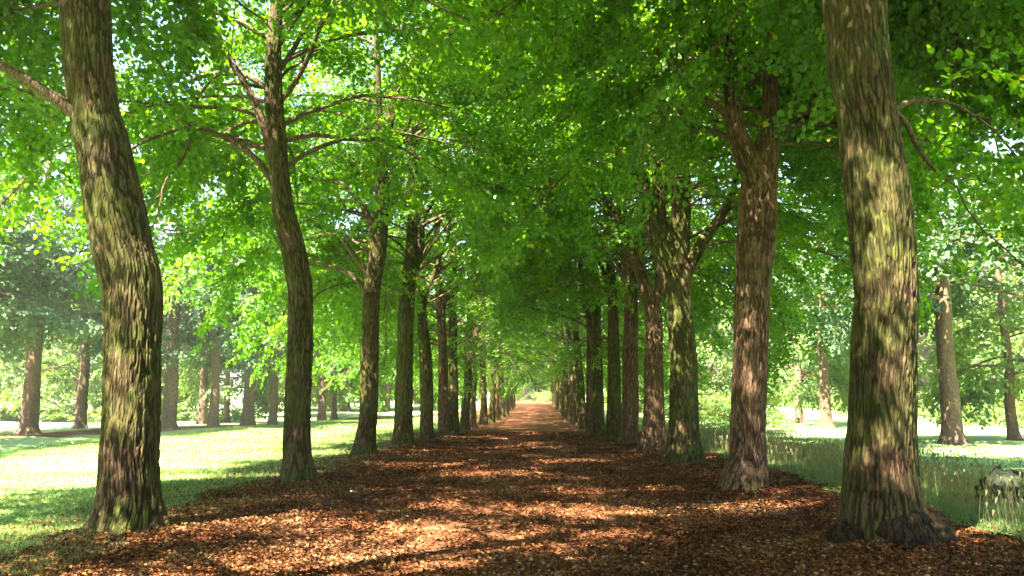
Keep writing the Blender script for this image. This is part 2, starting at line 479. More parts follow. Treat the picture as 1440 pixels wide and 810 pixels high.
def rotm(yaw, pitch, roll):
    """stack of rotation matrices: x axis forward; yaw about z, pitch (down positive) about y, roll about x"""
    cy_, sy = np.cos(yaw), np.sin(yaw); cp, sp = np.cos(pitch), np.sin(pitch); cr, sr = np.cos(roll), np.sin(roll)
    Rz = np.zeros(yaw.shape + (3, 3)); Rz[..., 0, 0] = cy_; Rz[..., 0, 1] = -sy; Rz[..., 1, 0] = sy; Rz[..., 1, 1] = cy_; Rz[..., 2, 2] = 1
    Ry = np.zeros_like(Rz); Ry[..., 0, 0] = cp; Ry[..., 0, 2] = sp; Ry[..., 1, 1] = 1; Ry[..., 2, 0] = -sp; Ry[..., 2, 2] = cp
    Rx = np.zeros_like(Rz); Rx[..., 0, 0] = 1; Rx[..., 1, 1] = cr; Rx[..., 1, 2] = -sr; Rx[..., 2, 1] = sr; Rx[..., 2, 2] = cr
    return Rz @ Ry @ Rx

def spray_template(rng, n_main, size, length, side=2):
    """a flat leafy twig: leaf positions + orientations, x forward"""
    pos, yaw = [], []
    def run(o, a, L, n):
        for k in range(n):
            t = (k + 1) / n
            sgn = 1 if k % 2 else -1
            p = (o[0] + math.cos(a) * L * t, o[1] + math.sin(a) * L * t, -.10 * L * t * t)
            pos.append(p); yaw.append(a + sgn * rng.uniform(.5, 1.1) if k < n - 1 else a)
    run((0, 0), 0, length, n_main)
    for k in range(side):
        t = (k + .7) / (side + .6)
        run((length * t, 0), (1 if k % 2 else -1) * rng.uniform(.55, .9), length * .6 * (1.15 - t * .6), max(3, int(n_main * .55)))
    pos = np.array(pos); yaw = np.array(yaw)
    pos += rng.normal(0, .012, pos.shape)
    n = len(pos)
    Rm = rotm(yaw, rng.uniform(-.05, .75, n), rng.normal(0, .45, n))
    sz = size * rng.uniform(.5, 1.28, n)
    LV = np.einsum('nij,vj->nvi', Rm, LEAF) * sz[:, None, None] + pos[:, None, :]
    return LV            # (n,6,3)

def crown_mesh(name, sprays, rng, size=.075, n_main=9, length=.55, side=2, scale=1.0, nt=8):
    """sprays: (k, 6) origin + direction"""
    temps = [spray_template(rng, n_main, size, length, side) for _ in range(nt)]
    nmin = min(len(t) for t in temps)
    temps = np.stack([t[:nmin] for t in temps])
    S = np.asarray(sprays)
    k = len(S)
    d = S[:, 3:6] / (np.linalg.norm(S[:, 3:6], axis=1)[:, None] + 1e-9)
    yaw = np.arctan2(d[:, 1], d[:, 0]); pit = -np.arcsin(np.clip(d[:, 2], -1, 1))
    Rm = rotm(yaw, pit + rng.normal(0, .15, k), rng.normal(0, .35, k))
    which = rng.randint(0, nt, k)
    sc_ = scale * rng.uniform(.8, 1.2, k)
    T = temps[which]                                   # k,n,6,3
    Vv = np.einsum('kij,knvj->knvi', Rm, T) * sc_[:, None, None, None] + S[:, None, None, 0:3]
    nl = k * nmin
    Vv = Vv.reshape(-1, 3)
    F = (LEAF_F[None] + (np.arange(nl) * 6)[:, None, None]).reshape(-1, 4)
    # hue varies by leaf and by spray
    rr = np.clip(np.repeat(rng.beta(2, 2, k), nmin) * .55 + rng.rand(nl) * .42, 0, .93)
    rr = np.where(rng.rand(nl) < .004, 1.0, rr)
    return mesh_from(name, Vv, F, smooth=False, rnd=np.repeat(rr, 2))

def polyline(rng, o, d, L, n, droop, jit):
    P = [np.array(o, float)]; d = np.array(d, float); d /= np.linalg.norm(d)
    st = L / n
    for k in range(n):
        d = d + np.array((rng.normal(0, jit), rng.normal(0, jit), rng.normal(0, jit * .6) - droop * st))
        d /= np.linalg.norm(d)
        P.append(P[-1] + d * st)
    return np.array(P)

SUNX, SUNY = sun_dir.x / sun_dir.z, sun_dir.y / sun_dir.z
OFF = [0.0, 0.0]
def on_ground(px, py):
    d = CM @ Vector(((px - W0 / 2) / FPX, -(py - H0 / 2) / FPX, -1))
    t = -EYE / d.z
    return np.array((d.x * t, d.y * t, 0.0))
# gaps in the leaf cover: sun flecks seen on trunks and path, followed up towards the sun
GAPS = [(pix(1245, 262, 8.15), .30, .34), (pix(1222, 205, 8.15), .16, .2), (pix(1225, 395, 8.1), .14, .14), (pix(1252, 545, 8.1), .16, .14), (pix(1215, 330, 8.1), .12, .14), (pix(1222, 490, 8.1), .10, .10),
        (pix(1050, 480, 12.7), .22, .5), (pix(1072, 235, 12.6), .25, .3), (pix(1046, 640, 12.7), .2, .2), (pix(1060, 380, 12.6), .15, .2),
        (pix(957, 590, 18.0), .2, .3), (pix(950, 385, 18.0), .35, .4), (pix(958, 300, 18), .2, .3),
        (pix(138, 225, 8.6), .15, .25), (pix(175, 545, 8.5), .12, .14), (pix(505, 490, 19.9), .25, .4), (pix(535, 345, 19.9), .25, .3), (pix(418, 520, 13.6), .1, .12),
        (on_ground(725, 715), .9, .26), (on_ground(880, 756), .75, .22), (on_ground(1050, 716), .55, .18), (on_ground(640, 745), .5, .2), (on_ground(935, 688), .5, .18),
        (on_ground(540, 800), .35, .15), (on_ground(690, 780), .7, .20), (on_ground(490, 738), .55, .2), (on_ground(700, 668), 1.0, .3), (on_ground(600, 690), .8, .2), (on_ground(800, 650), 1.0, .35), (on_ground(620, 655), 1.2, .3)]
GAP_AB = [(p[0] - p[2] * SUNX, p[1] - p[2] * SUNY, p[2], ra, rb) for p, ra, rb in GAPS]
def thin(p):
    """True where the crown has an opening: some a metre wide at random, some measured"""
    wx, wy = p[0] + OFF[0], p[1] + OFF[1]
    a = wx - p[2] * SUNX; b = wy - p[2] * SUNY
    for ga, gb, gz, ra, rb in GAP_AB:
        if p[2] > gz + .4 and ((a - ga) / (ra + (.18 if gz > .2 else .36))) ** 2 + ((b - gb) / (rb + (.18 if gz > .2 else .30))) ** 2 < 1: return True
    return float(vnoise(np.array(a * .95 + 60.), np.array(b * .75 + 60.), 256, 12)) < .22

def grow_branch(rng, o, d, L, r0, droop, sprays, dens=1.0, first=.22, zmin=2.2, fine=True, minz_fn=None, jit=.15, P=None, keep=None):
    """returns list of (V,F) tubes for the branch and its side branches; appends sprays"""
    if P is None:
        P = polyline(rng, o, d, L, 9, droop, jit)
    P = np.asarray(P, float)
    dd = np.concatenate([[0], np.cumsum(np.linalg.norm(np.diff(P, axis=0), axis=1))])
    L = dd[-1]
    parts = [tube(P, np.linspace(r0, .012, len(P)) , 9 if r0 > .05 else 7, .22, rng.randint(20), .25)]
    ns = max(3, int(L * 2.1))
    for k in range(ns):
        t = first + (1 - first) * (k + rng.rand() * .7) / ns
        s = t * L
        q = np.array([np.interp(s, dd, P[:, c]) for c in range(3)])
        i = min(len(P) - 2, int(np.searchsorted(dd, s)) - 1 if s > 0 else 0); i = max(i, 0)
        fd = P[i + 1] - P[i]; fd /= np.linalg.norm(fd) + 1e-9
        sgn = 1 if k % 2 else -1
        a = sgn * rng.uniform(.5, 1.15)
        ca, sa = math.cos(a), math.sin(a)
        d2 = np.array((fd[0] * ca - fd[1] * sa, fd[0] * sa + fd[1] * ca, fd[2] * .5 + rng.uniform(-.15, .35)))
        L2 = rng.uniform(.7, 1.25) * (.55 + .34 * L * (1 - t * .75))
        L2 = min(L2, 2.6)
        P2 = polyline(rng, q, d2, L2, 5, .30 + .12 * rng.rand(), .12)
        parts.append(tube(P2, np.linspace(max(.007, r0 * .32 * (1.1 - t)), .004, len(P2)), 5, .3))
        m = max(2, int(L2 * 7.4 * dens))
        for j in range(m):
            u = (j + rng.rand()) / m
            kx = min(4, int(u * 5)); w = u * 5 - kx
            pt = P2[kx] * (1 - w) + P2[kx + 1] * w
            f2 = P2[kx + 1] - P2[kx]; f2 /= np.linalg.norm(f2) + 1e-9
            b = (1 if j % 2 else -1) * rng.uniform(.3, 1.1)
            cb, sb = math.cos(b), math.sin(b)
            dv = (f2[0] * cb - f2[1] * sb, f2[0] * sb + f2[1] * cb, f2[2] - rng.uniform(.0, .45))
            if thin(pt) and rng.rand() < .92: continue
            if pt[2] > zmin and (keep is None or keep(pt, rng)):
                sprays.append((*pt, *dv))
    return parts

# crown envelope: half-width (towards/away from the path) and length of branches against height
def branch_len(z, top):
    t = (z - 3.5) / (top - 3.5)
    return 1.6 + 4.6 * math.sin(math.pi * min(1, max(0, .30 + .62 * t))) ** .8 if t < 1 else 1.2

def grow_crown(rng, stems, base, side, top, n, sprays, zlow=4.0, dens=1.0, zmin_in=4.6, zmin_out=2.2, keep=None, hang=5, clear=7.5, front_clear=0.0):
    bx, by = base[0], base[1]
    """stems: list of (P, r). side: +1 when the path lies at +x of the tree. returns list of branches (each a list of tubes)"""
    out = []
    for k in range(n):
        t = (k + rng.rand()) / n
        z = zlow + (top - zlow) * t ** 1.05
        P, r = stems[rng.randint(len(stems))]
        if z > P[-1][2]:
            P, r = max(stems, key=lambda s: s[0][-1][2])
        z = min(z, P[-1][2] - .2)
        i = int(np.searchsorted(P[:, 2], z)); i = min(max(i, 1), len(P) - 1)
        w = (z - P[i-1][2]) / (P[i][2] - P[i-1][2] + 1e-9)
        o = P[i-1] * (1 - w) + P[i] * w
        rs = r[i-1] * (1 - w) + r[i] * w
        if rng.rand() < .74:
            az = rng.normal(0, .55) + (0 if rng.rand() < .52 else math.pi)
        else:
            az = rng.rand() * 6.283
        inward = math.cos(az) * side > 0
        lowness = max(0, 1 - (z - 4) / 5)
        if z < front_clear and math.sin(az) < 0.15: az = math.atan2(abs(math.sin(az)) + .35, math.cos(az))
        el = rng.uniform(.25, .75) + .35 * (1 - lowness)
        if inward: el += .25 * lowness
        L = branch_len(z, top) * rng.uniform(.8, 1.15)
        if not inward: L *= 1.12 if side > 0 else .92
        if abs(math.cos(az)) < .6: L *= .72
        droop = (.16 if inward else .24) * rng.uniform(.8, 1.3)
        d = (math.cos(az) * math.cos(el), math.sin(az) * math.cos(el), math.sin(el))
        zm = zmin_in if inward else zmin_out
        dz = dens * (1.0 if z < 8 else (.8 if z < 11 else .6))
        b = grow_branch(rng, o, d, L, min(rs * .32, .012 + .007 * L), droop, sprays, dz, zmin=zm, keep=keep)
        out.append(b)
    for k in range(hang):
        P, r = stems[0]
        z = rng.uniform(zlow - .2, zlow + (2.0 if side > 0 else 3.2))
        o = np.array([np.interp(z, P[:, 2], P[:, c]) for c in range(3)])
        az = rng.normal(0, .8) + (math.pi if side > 0 else 0)
        if front_clear and math.sin(az) < .15: az = math.atan2(abs(math.sin(az)) + .25, math.cos(az))
        el = rng.uniform(.25, .7)
        L = rng.uniform(4.2, 6.0) if side > 0 else rng.uniform(3.6, 6.8)
        out.append(grow_branch(rng, o, (math.cos(az) * math.cos(el), math.sin(az) * math.cos(el), math.sin(el)), L, .035, rng.uniform(.22, .33), sprays, dens, zmin=1.3 if side > 0 else 1.7, keep=keep, first=.12))
    return out

def extend_stem(rng, P, r, top, n=7, lean=None):
    """continue a traced stem up to the tree's top"""
    P = [np.array(p, float) for p in P]; r = list(r)
    d = P[-1] - P[-2]; d /= np.linalg.norm(d)
    d = d * .6 + np.array((0, 0, .8)); d /= np.linalg.norm(d)
    h = top - P[-1][2]
    for k in range(n):
        d = d + np.array((rng.normal(0, .07), rng.normal(0, .07), .12)); d /= np.linalg.norm(d)
        P.append(P[-1] + d * h / n)
        r.append(max(.03, r[-1] * .80))
    return np.array(P), np.array(r)

# ------------------------------------------------------------------ the avenue's near trees, measured from the photograph
# each: depth, base pixel, stem outline [(centre x, y, width px)...], further stems and limbs [(x, y, width)...], material, label
NEAR = []
def near(side, Y, base, stem, limbs, mat, label, top=17, seed=1, flare=.45, lobes=5, q=1.0, n=52, limb_dy=None):
    NEAR.append(dict(side=side, Y=Y, base=base, stem=stem, limbs=limbs, mat=mat, label=label, top=top, seed=seed, flare=flare, lobes=lobes, q=q, n=n))

near(1, 8.9, (178, 752), [(180, 735, 84), (181, 700, 80), (182, 650, 79), (185, 600, 77), (186, 500, 78), (183, 430, 84), (180, 400, 86), (166, 350, 86), (156, 300, 84), (146, 250, 80), (138, 200, 75), (128, 150, 67), (124, 100, 68), (123, 50, 69), (123, 0, 70)],
     [([(122, 172, 24), (100, 155, 20), (60, 128, 17), (0, 92, 14), (-70, 70, 10)], -.5), ([(130, 160, 18), (90, 145, 12), (30, 130, 10), (-40, 128, 7)], 1.4)], 'bark',
     'thick mossy lime trunk bending left, closest tree on the left of the path', seed=11, q=1.6, flare=.42)
near(1, 13.9, (420, 684), [(419, 660, 42), (418, 640, 38), (418, 600, 37), (420, 500, 36), (419, 400, 36), (411, 350, 34), (400, 300, 34), (395, 250, 31), (393, 200, 27), (388, 150, 27), (386, 100, 25), (388, 0, 18)],
     [([(390, 262, 15), (375, 195, 12), (362, 155, 11), (345, 118, 10), (322, 82, 9), (303, 35, 7), (296, -20, 6)], -.3),
      ([(386, 258, 11), (350, 215, 9), (312, 192, 8), (268, 176, 6), (230, 190, 4)], -.6),
      ([(364, 162, 7), (330, 153, 6), (270, 150, 5), (190, 143, 4)], -1.0),
      ([(330, 85, 6), (295, 115, 5), (272, 150, 5), (262, 215, 4), (245, 240, 3)], -.5)], 'bark',
     'slender lime tree with a curved limb forking left, second in the left row', seed=12, q=1.3)
near(1, 20.2, (512, 644), [(513, 625, 29), (516, 600, 26), (519, 500, 26), (525, 400, 26), (533, 350, 24), (537, 300, 21), (538, 250, 18), (534, 200, 13), (530, 100, 10)],
     [([(538, 235, 15), (546, 180, 14), (558, 120, 13), (592, 72, 11), (645, 38, 9)], .4), ([(530, 345, 11), (512, 295, 9), (478, 258, 7), (440, 250, 4)], -.5),
      ([(524, 395, 10), (500, 362, 8), (470, 330, 6), (440, 335, 4)], -.8), ([(520, 420, 8), (495, 388, 7), (455, 372, 5)], .6)], 'bark',
     'lime trunk leaning slightly right with steep forked limbs, third in the left row', seed=13, q=1.0)
near(1, 24.0, (567, 631), [(567, 600, 26), (570, 500, 25), (573, 420, 24), (577, 380, 21), (580, 300, 15), (582, 200, 12)],
     [([(574, 415, 12), (592, 350, 9), (598, 300, 8), (625, 270, 6), (660, 255, 4)], .3), ([(566, 410, 9), (545, 370, 7), (510, 350, 5)], -.4)], 'bark_moss',
     'straight green mossy lime trunk, fourth in the left row', seed=14, q=.9)
near(1, 27.8, (600, 622), [(600, 600, 19), (599, 500, 18), (594, 450, 15), (592, 400, 13), (590, 300, 11)],
     [([(596, 430, 8), (612, 380, 6), (630, 330, 4)], .3)], 'bark',
     'lime trunk kinked to the left halfway up, fifth in the left row', seed=15, q=.8)
near(1, 31.6, (625, 614), [(624, 600, 16), (623, 500, 14), (619, 430, 13), (615, 350, 10)],
     [([(622, 440, 8), (632, 390, 6), (640, 340, 4)], .3)], 'bark_brown',
     'pale sun speckled lime trunk, sixth in the left row', seed=16, q=.7)

near(-1, 8.5, (1243, 762), [(1241, 735, 100), (1241, 700, 96), (1240, 650, 92), (1242, 600, 87), (1242, 500, 84), (1239, 400, 84), (1235, 350, 86), (1231, 300, 86), (1226, 250, 86), (1220, 200, 82), (1215, 150, 79), (1209, 100, 84), (1207, 50, 85), (1205, 0, 90)],
     [([(1235, 175, 14), (1262, 150, 9), (1300, 140, 7), (1345, 148, 5), (1380, 170, 4)], .6), ([(1240, 150, 10), (1268, 165, 8), (1292, 210, 7), (1316, 240, 5), (1345, 262, 3)], .9)], 'bark',
     'massive lime trunk with dark swollen root burls, closest tree on the right', seed=21, q=1.7, flare=.26, lobes=6)
near(-1, 13.0, (1043, 692), [(1048, 665, 56), (1050, 650, 52), (1052, 600, 49), (1054, 500, 48), (1058, 400, 48), (1063, 350, 52), (1067, 300, 53), (1071, 250, 54), (1078, 215, 44), (1085, 180, 27), (1084, 100, 22), (1086, 0, 18)],
     [([(1064, 262, 34), (1048, 218, 32), (1036, 180, 28), (1030, 140, 24), (1026, 60, 18), (1022, -20, 14)], -.15),
      ([(1042, 180, 16), (1015, 155, 12), (995, 142, 11), (972, 112, 10), (940, 84, 9), (893, 56, 8), (850, 42, 7), (800, 28, 5)], -.8)], 'bark_brown',
     'tall forked lime with a long limb arching over the path, second on the right', seed=22, q=1.3)
near(-1, 18.4, (964, 652), [(962, 625, 46), (961, 600, 42), (960, 500, 38), (957, 450, 37), (955, 400, 37), (954, 365, 36), (957, 320, 28), (958, 270, 28), (956, 200, 24), (955, 120, 18)],
     [([(950, 420, 30), (936, 375, 26), (922, 330, 24), (906, 270, 22), (890, 215, 18), (880, 165, 14), (872, 90, 10)], -.25),
      ([(952, 400, 22), (938, 350, 18), (926, 280, 16), (922, 210, 14), (915, 120, 10)], .5),
      ([(965, 385, 18), (985, 345, 15), (1008, 312, 12), (1024, 288, 10), (1034, 255, 7)], -.1)], 'bark_moss',
     'broad lime splitting into four upright stems, third on the right of the path', seed=23, q=1.1)
near(-1, 21.9, (918, 638), [(919, 615, 33), (919, 600, 30), (920, 500, 28), (919, 440, 24), (907, 400, 18), (892, 360, 15), (872, 318, 12), (850, 270, 9)],
     [([(919, 450, 14), (926, 400, 11), (930, 340, 9)], .6)], 'bark_brown',
     'lime trunk with its upper stem leaning over the path, fourth on the right', seed=24, q=.9)
near(-1, 26.2, (883, 625), [(885, 600, 25), (887, 500, 22), (886, 400, 18), (878, 320, 15), (870, 250, 12)],
     [([(885, 420, 9), (868, 370, 7), (845, 335, 5)], .3), ([(870, 350, 8), (845, 315, 6), (800, 290, 4)], -.5)], 'bark_brown',
     'straight grey brown lime trunk, fifth on the right of the path', seed=25, q=.8)
near(-1, 28.9, (862, 619), [(863, 600, 21), (863, 500, 18), (860, 400, 13), (852, 300, 9)],
     [([(862, 430, 8), (850, 385, 6), (830, 340, 4)], -.3)], 'bark_moss',
     'very green mossy lime trunk, sixth on the right of the path', seed=26, q=.7)

AVENUE = 'lime trees lining the path'
used_base = []
def build_near(T):
    rng = np.random.RandomState(T['seed'])
    Y = T['Y']; side = T['side']
    b = pix(*T['base'], Y)
    gz = float(ground_z(b[0], Y)) - .07
    root = empty('lime_tree', (b[0], Y, gz))
    tag(root, T['label'], 'tree', AVENUE)
    org = np.array((b[0], Y, gz))
    st = [pix(x, y, Y) for x, y, w in T['stem']]
    sr = [w / FPX * Y * .5 * .985 for x, y, w in T['stem']]
    first = st[0].copy(); 
    P0 = np.array([(b[0], Y, gz - .15), (b[0] * .5 + first[0] * .5, Y, max(gz + .05, .5 * (gz + first[2])))])
    P = list(P0) + st if st[0][2] > P0[1][2] + .03 else [P0[0]] + st
    r = [sr[0] * 1.02] * (len(P) - len(st)) + sr
    # slight real depth wander of the stem above eye height
    P = [p + np.array((0, .12 * math.sin(p[2] * .8 + T['seed']), 0)) * min(1, max(0, p[2] - 1.5)) for p in P]
    Pm, rm = extend_stem(rng, P, r, T['top'])
    near_cam = Y < 15
    seg = 300 if Y < 10 else (200 if near_cam else (110 if Y < 22 else 72))
    step = .018 if Y < 10 else (.028 if near_cam else .05)
    # trunk mesh: fine bark on the seen part
    V, F = trunk_tube(Pm - org, rm, seg, step, T['seed'], T['flare'], T['lobes'], depth=.017)
    link('trunk', mesh_from('trunk', V, F, groove=LAST_GROOVE), M[T['mat']], root)
    sprays = []
    stems = [(Pm, rm)]
    branches = []
    for pts, dy in T['limbs']:
        n = len(pts)
        LP = np.array([pix(x, y, Y + dy * (k / (n - 1)) ** 1.2 * (1 if n > 1 else 0)) for k, (x, y, w) in enumerate(pts)])
        lr = np.array([w / FPX * Y * .5 for x, y, w in pts])
        # sink the root of the limb into the trunk
        i = int(np.argmin(np.linalg.norm(Pm - LP[0], axis=1)))
        if pts[0][2] / max(1, T['stem'][0][2]) > .38 and LP[-1][2] > LP[0][2] + 1.0 and pts[0][2] * Y / FPX > .18:
            zr = LP[0][2] - .55
            root_p = np.array([np.interp(zr, Pm[:, 2], Pm[:, c]) for c in range(3)])
            LP = np.vstack([root_p, LP]); lr = np.concatenate([[lr[0] * .8], lr])
            Ps, rs = extend_stem(rng, LP, lr, T['top'] * rng.uniform(.75, .95), 6)
            stems.append((Ps, rs))
            V, F = trunk_tube(Ps - org, rs, max(28, seg * .5), step * 1.4, T['seed'] + 5, 0, 3, depth=.012, knots=1, z0=-5)
            link('branch', mesh_from('branch', V, F, groove=LAST_GROOVE), M[T['mat']], root)
        else:
            br = [tube(LP, lr, 18, .07, 3, .3)]
            ext = grow_branch(rng, None, None, None, .03, .2, sprays, .9 * T['q'] ** .3, first=.28, P=LP, zmin=2.5)
            d = LP[-1] - LP[-2]
            ext2 = grow_branch(rng, LP[-1], d, 1.8, lr[-1], .2, sprays, 1.0, zmin=2.5)
            branches.append(br + ext[1:] + ext2)
    zl = 6.4 if Y < 10 else (5.6 if Y < 15 else 4.8)
    inner = 6.2 if Y < 10 else (5.4 if Y < 15 else 4.6)
    if side < 0 and 10 < Y < 20: inner = 6.7
    sx = lambda z: (np.interp(z, Pm[:, 2], Pm[:, 0]), np.interp(z, Pm[:, 2], Pm[:, 1]))
    def keep(p, rng):
        cx, cyy = sx(p[2])
        r = math.hypot(p[0] - cx, p[1] - cyy)
        if p[2] < 7.5 and (r < (.65 if Y < 15 else .4) or (abs(p[0] - cx) < (.8 if Y < 15 else 1.3) and p[1] < cyy and p[2] < (6.8 if Y < 15 else 7.6))): return rng.rand() < .12
        if p[1] < 7 and p[2] < 1.55 + .62 * max(p[1], 0) + .6: return False      # open air round the viewpoint
        return True
    for bb in grow_crown(rng, stems, org, side, T['top'], T['n'], sprays, zlow=zl, dens=1.15 if Y < 15 else .85, zmin_in=inner, zmin_out=2.4, keep=keep, front_clear=8 if Y < 15 else 0, hang=(8 if Y < 10 else 4) if side > 0 else (20 if Y < 15 else 5)):
        branches.append(bb)
    for bb in branches:
        V, F = join_arrays(bb)
        link('branch', mesh_from('branch', V - org, F), M['bark_limb'], root)
    S = np.array(sprays); S[:, :3] -= org
    link('crown', crown_mesh('crown', S, rng, size=.088, n_main=9), M['leaf'], root)
    return root, len(S)

for T in NEAR:
    root, k = build_near(T)
    T['root'] = root
    print('near tree', T['seed'], 'sprays', k)

# root burls at the foot of the nearest right-hand tree
def burl(parent, loc, size, seed):
    rng = np.random.RandomState(seed)
    u = np.linspace(0, 2 * np.pi, 160, endpoint=False)[None, :]; v = np.linspace(.02, np.pi - .02, 80)[:, None]
    r = 1 + .16 * (vnoise(u / 6.2832 * 7 + 0 * v, v * 2.4 + 0 * u, 7, seed) - .5) * 2 + .07 * (vnoise(u / 6.2832 * 24 + 0 * v, v * 7 + 0 * u, 16, seed + 2) - .5) * 2
    V = np.stack([r * np.sin(v) * np.cos(u) * size[0], r * np.sin(v) * np.sin(u) * size[1], r * np.cos(v) * size[2] + 0 * u], -1).reshape(-1, 3) + np.array(loc)
    i = np.arange(79)[:, None] * 160; j = np.arange(160)[None, :]; j2 = (j + 1) % 160
    F = np.stack([i + j, i + 160 + j, i + 160 + j2, i + j2], -1).reshape(-1, 4)
    q1 = vnoise(u / 6.2832 * 34 + 3 * vnoise(u / 6.2832 * 6 + 0 * v, v * 3 + 0 * u, 6, 3), v * 2.2 + 0 * u, 34, seed + 4)
    gv = np.clip((1 - np.abs(2 * q1 - 1) - .45) / .45, 0, 1)
    V = V - (V - np.array(loc)) * (.07 * gv.reshape(-1, 1))
    return link('root_burl', mesh_from('root_burl', V, F, groove=gv.ravel()), M['burl'], parent)
R1 = [t for t in NEAR if t['seed'] == 21][0]['root']
burl(R1, (.36, -.08, .0), (.30, .28, .36), 3)
burl(R1, (.08, -.34, -.03), (.38, .25, .38), 4)
burl(R1, (-.40, -.10, -.05), (.24, .24, .28), 5)
L1 = [t for t in NEAR if t['seed'] == 11][0]['root']
burl(L1, (.33, -.10, .0), (.17, .16, .15), 8)
burl(L1, (.02, -.36, -.03), (.26, .14, .15), 9)

# ------------------------------------------------------------------ template avenue trees for the rest of the rows
def build_template(seed, side, height, mat, rad, n=34, kink=0, fork=False, zlow=3.2, zin=3.7, zout=2.2, hang=5, dens=.42):
    rng = np.random.RandomState(seed)
    root = empty('lime_tree', (0, 0, 0))
    P = [np.array((0, 0, -.15))]
    x = y = 0
    zz = [0.05, .6, 1.4, 2.4, 3.4, 4.4, 5.6, 7]
    r = [rad * 1.02]
    for k, z in enumerate(zz):
        x += rng.normal(0, .05) + kink * .03; y += rng.normal(0, .04)
        P.append(np.array((x, y, z))); r.append(rad * (1 - .045 * k))
    Pm, rm = extend_stem(rng, P, r, height)
    V, F = trunk_tube(Pm, rm, 48, .08, seed, .4, 5, depth=.016)
    link('trunk', mesh_from('trunk', V, F, groove=LAST_GROOVE), M[mat], root)
    stems = [(Pm, rm)]; sprays = []; branches = []
    if fork:
        LP = np.array([(x * .3, 0, 3.0), (x * .3 - side * -.25, .1, 3.9), (side * .5, .25, 5.2), (side * .75, .3, 7)])
        Ps, rs = extend_stem(rng, LP, np.array((rad * .7, rad * .62, rad * .55, rad * .5)), height * .85, 5)
        stems.append((Ps, rs))
        V, F = trunk_tube(Ps, rs, 28, .1, seed + 1, 0, 3, depth=.012, z0=-5)
        branches.append([(V, F)])
    branches += grow_crown(rng, stems, np.zeros(3), side, height, n, sprays, zlow=zlow, dens=dens, zmin_in=zin, zmin_out=zout, hang=hang)
    for bb in branches:
        V, F = join_arrays(bb)
        link('branch', mesh_from('branch', V, F), M['bark_limb'], root)
    link('crown', crown_mesh('crown', np.array(sprays), rng, size=.098, n_main=8), M['leaf'], root)
    return root

def copy_tree(o):
    c = o.copy(); COL.objects.link(c)
    for ch in o.children:
        d = ch.copy(); COL.objects.link(d); d.parent = c
    return c

temps = {1: [build_template(31, 1, 16, 'bark', .24), build_template(32, 1, 17.5, 'bark_moss', .22, fork=True), build_template(35, 1, 16.5, 'bark_brown', .21, kink=1)],
         -1: [build_template(33, -1, 16.5, 'bark_moss', .25, fork=True), build_template(34, -1, 17, 'bark_brown', .23), build_template(36, -1, 16, 'bark', .22, kink=-1)]}
fresh = {id(t): True for v in temps.values() for t in v}
ORD = ['zeroth', 'first', 'second', 'third', 'fourth', 'fifth', 'sixth', 'seventh', 'eighth', 'ninth', 'tenth', 'eleventh', 'twelfth', 'thirteenth', 'fourteenth', 'fifteenth', 'sixteenth', 'seventeenth', 'eighteenth', 'nineteenth', 'twentieth', 'twenty-first', 'twenty-second', 'twenty-third']
def put(side, k, x, y, label):
    t = temps[side][k % 3]
    o = t if fresh[id(t)] else copy_tree(t)
    fresh[id(t)] = False
    rg = random.Random(k * 7 + side)
    o.location = (x, y, float(ground_z(x, y)))
    o.rotation_euler = (0, 0, rg.uniform(-.25, .25))
    s = rg.uniform(.92, 1.08)
    o.scale = (s, s, rg.uniform(.95, 1.05))
    tag(o, label, 'tree', AVENUE)
    return o
leftrow = [(-3.5, 34.9), (-3.35, 38.4), (-3.17, 42.2), (-2.92, 46.6), (-2.72, 51.2), (-2.56, 56), (-2.42, 61), (-2.3, 67), (-2.25, 73), (-2.25, 79), (-2.25, 86), (-2.25, 93)]
rightrow = [(2.76, 32.6), (2.66, 36.2), (2.6, 41.0), (2.58, 45.2), (2.52, 50), (2.45, 55), (2.4, 60.5), (2.4, 66), (2.4, 72), (2.4, 78), (2.4, 85), (2.4, 92)]
for i, (x, y) in enumerate(leftrow):
    put(1, i, x, y, f'{ORD[7 + i]} lime tree from the front in the left row, {"far down" if y > 55 else "midway along"} the path')
for i, (x, y) in enumerate(rightrow):
    put(-1, i, x, y, f'{ORD[7 + i]} lime tree from the front in the right row, {"far down" if y > 55 else "midway along"} the path')
# the rows go on behind the viewpoint and shade the foreground
for i, (x, y, sd) in enumerate([(-5.0, 3.2, 'left'), (-4.8, -1.6, 'left'), (-4.6, -6.0, 'left'), (-4.7, -11.0, 'left'), (4.7, 2.6, 'right'), (4.5, -3, 'right'), (4.4, -8, 'right')]):
    OFF[:] = [x, y]
    o = build_template(60 + i, 1 if x < 0 else -1, 16, 'bark', .24, n=50, zlow=5.6, zin=6.3, zout=5.0, hang=0, dens=1.3)
    o.location = (x, y, float(ground_z(x, y)))
    tag(o, 'lime tree of the %s row standing behind the viewpoint' % sd, 'tree', AVENUE)
OFF[:] = [0, 0]

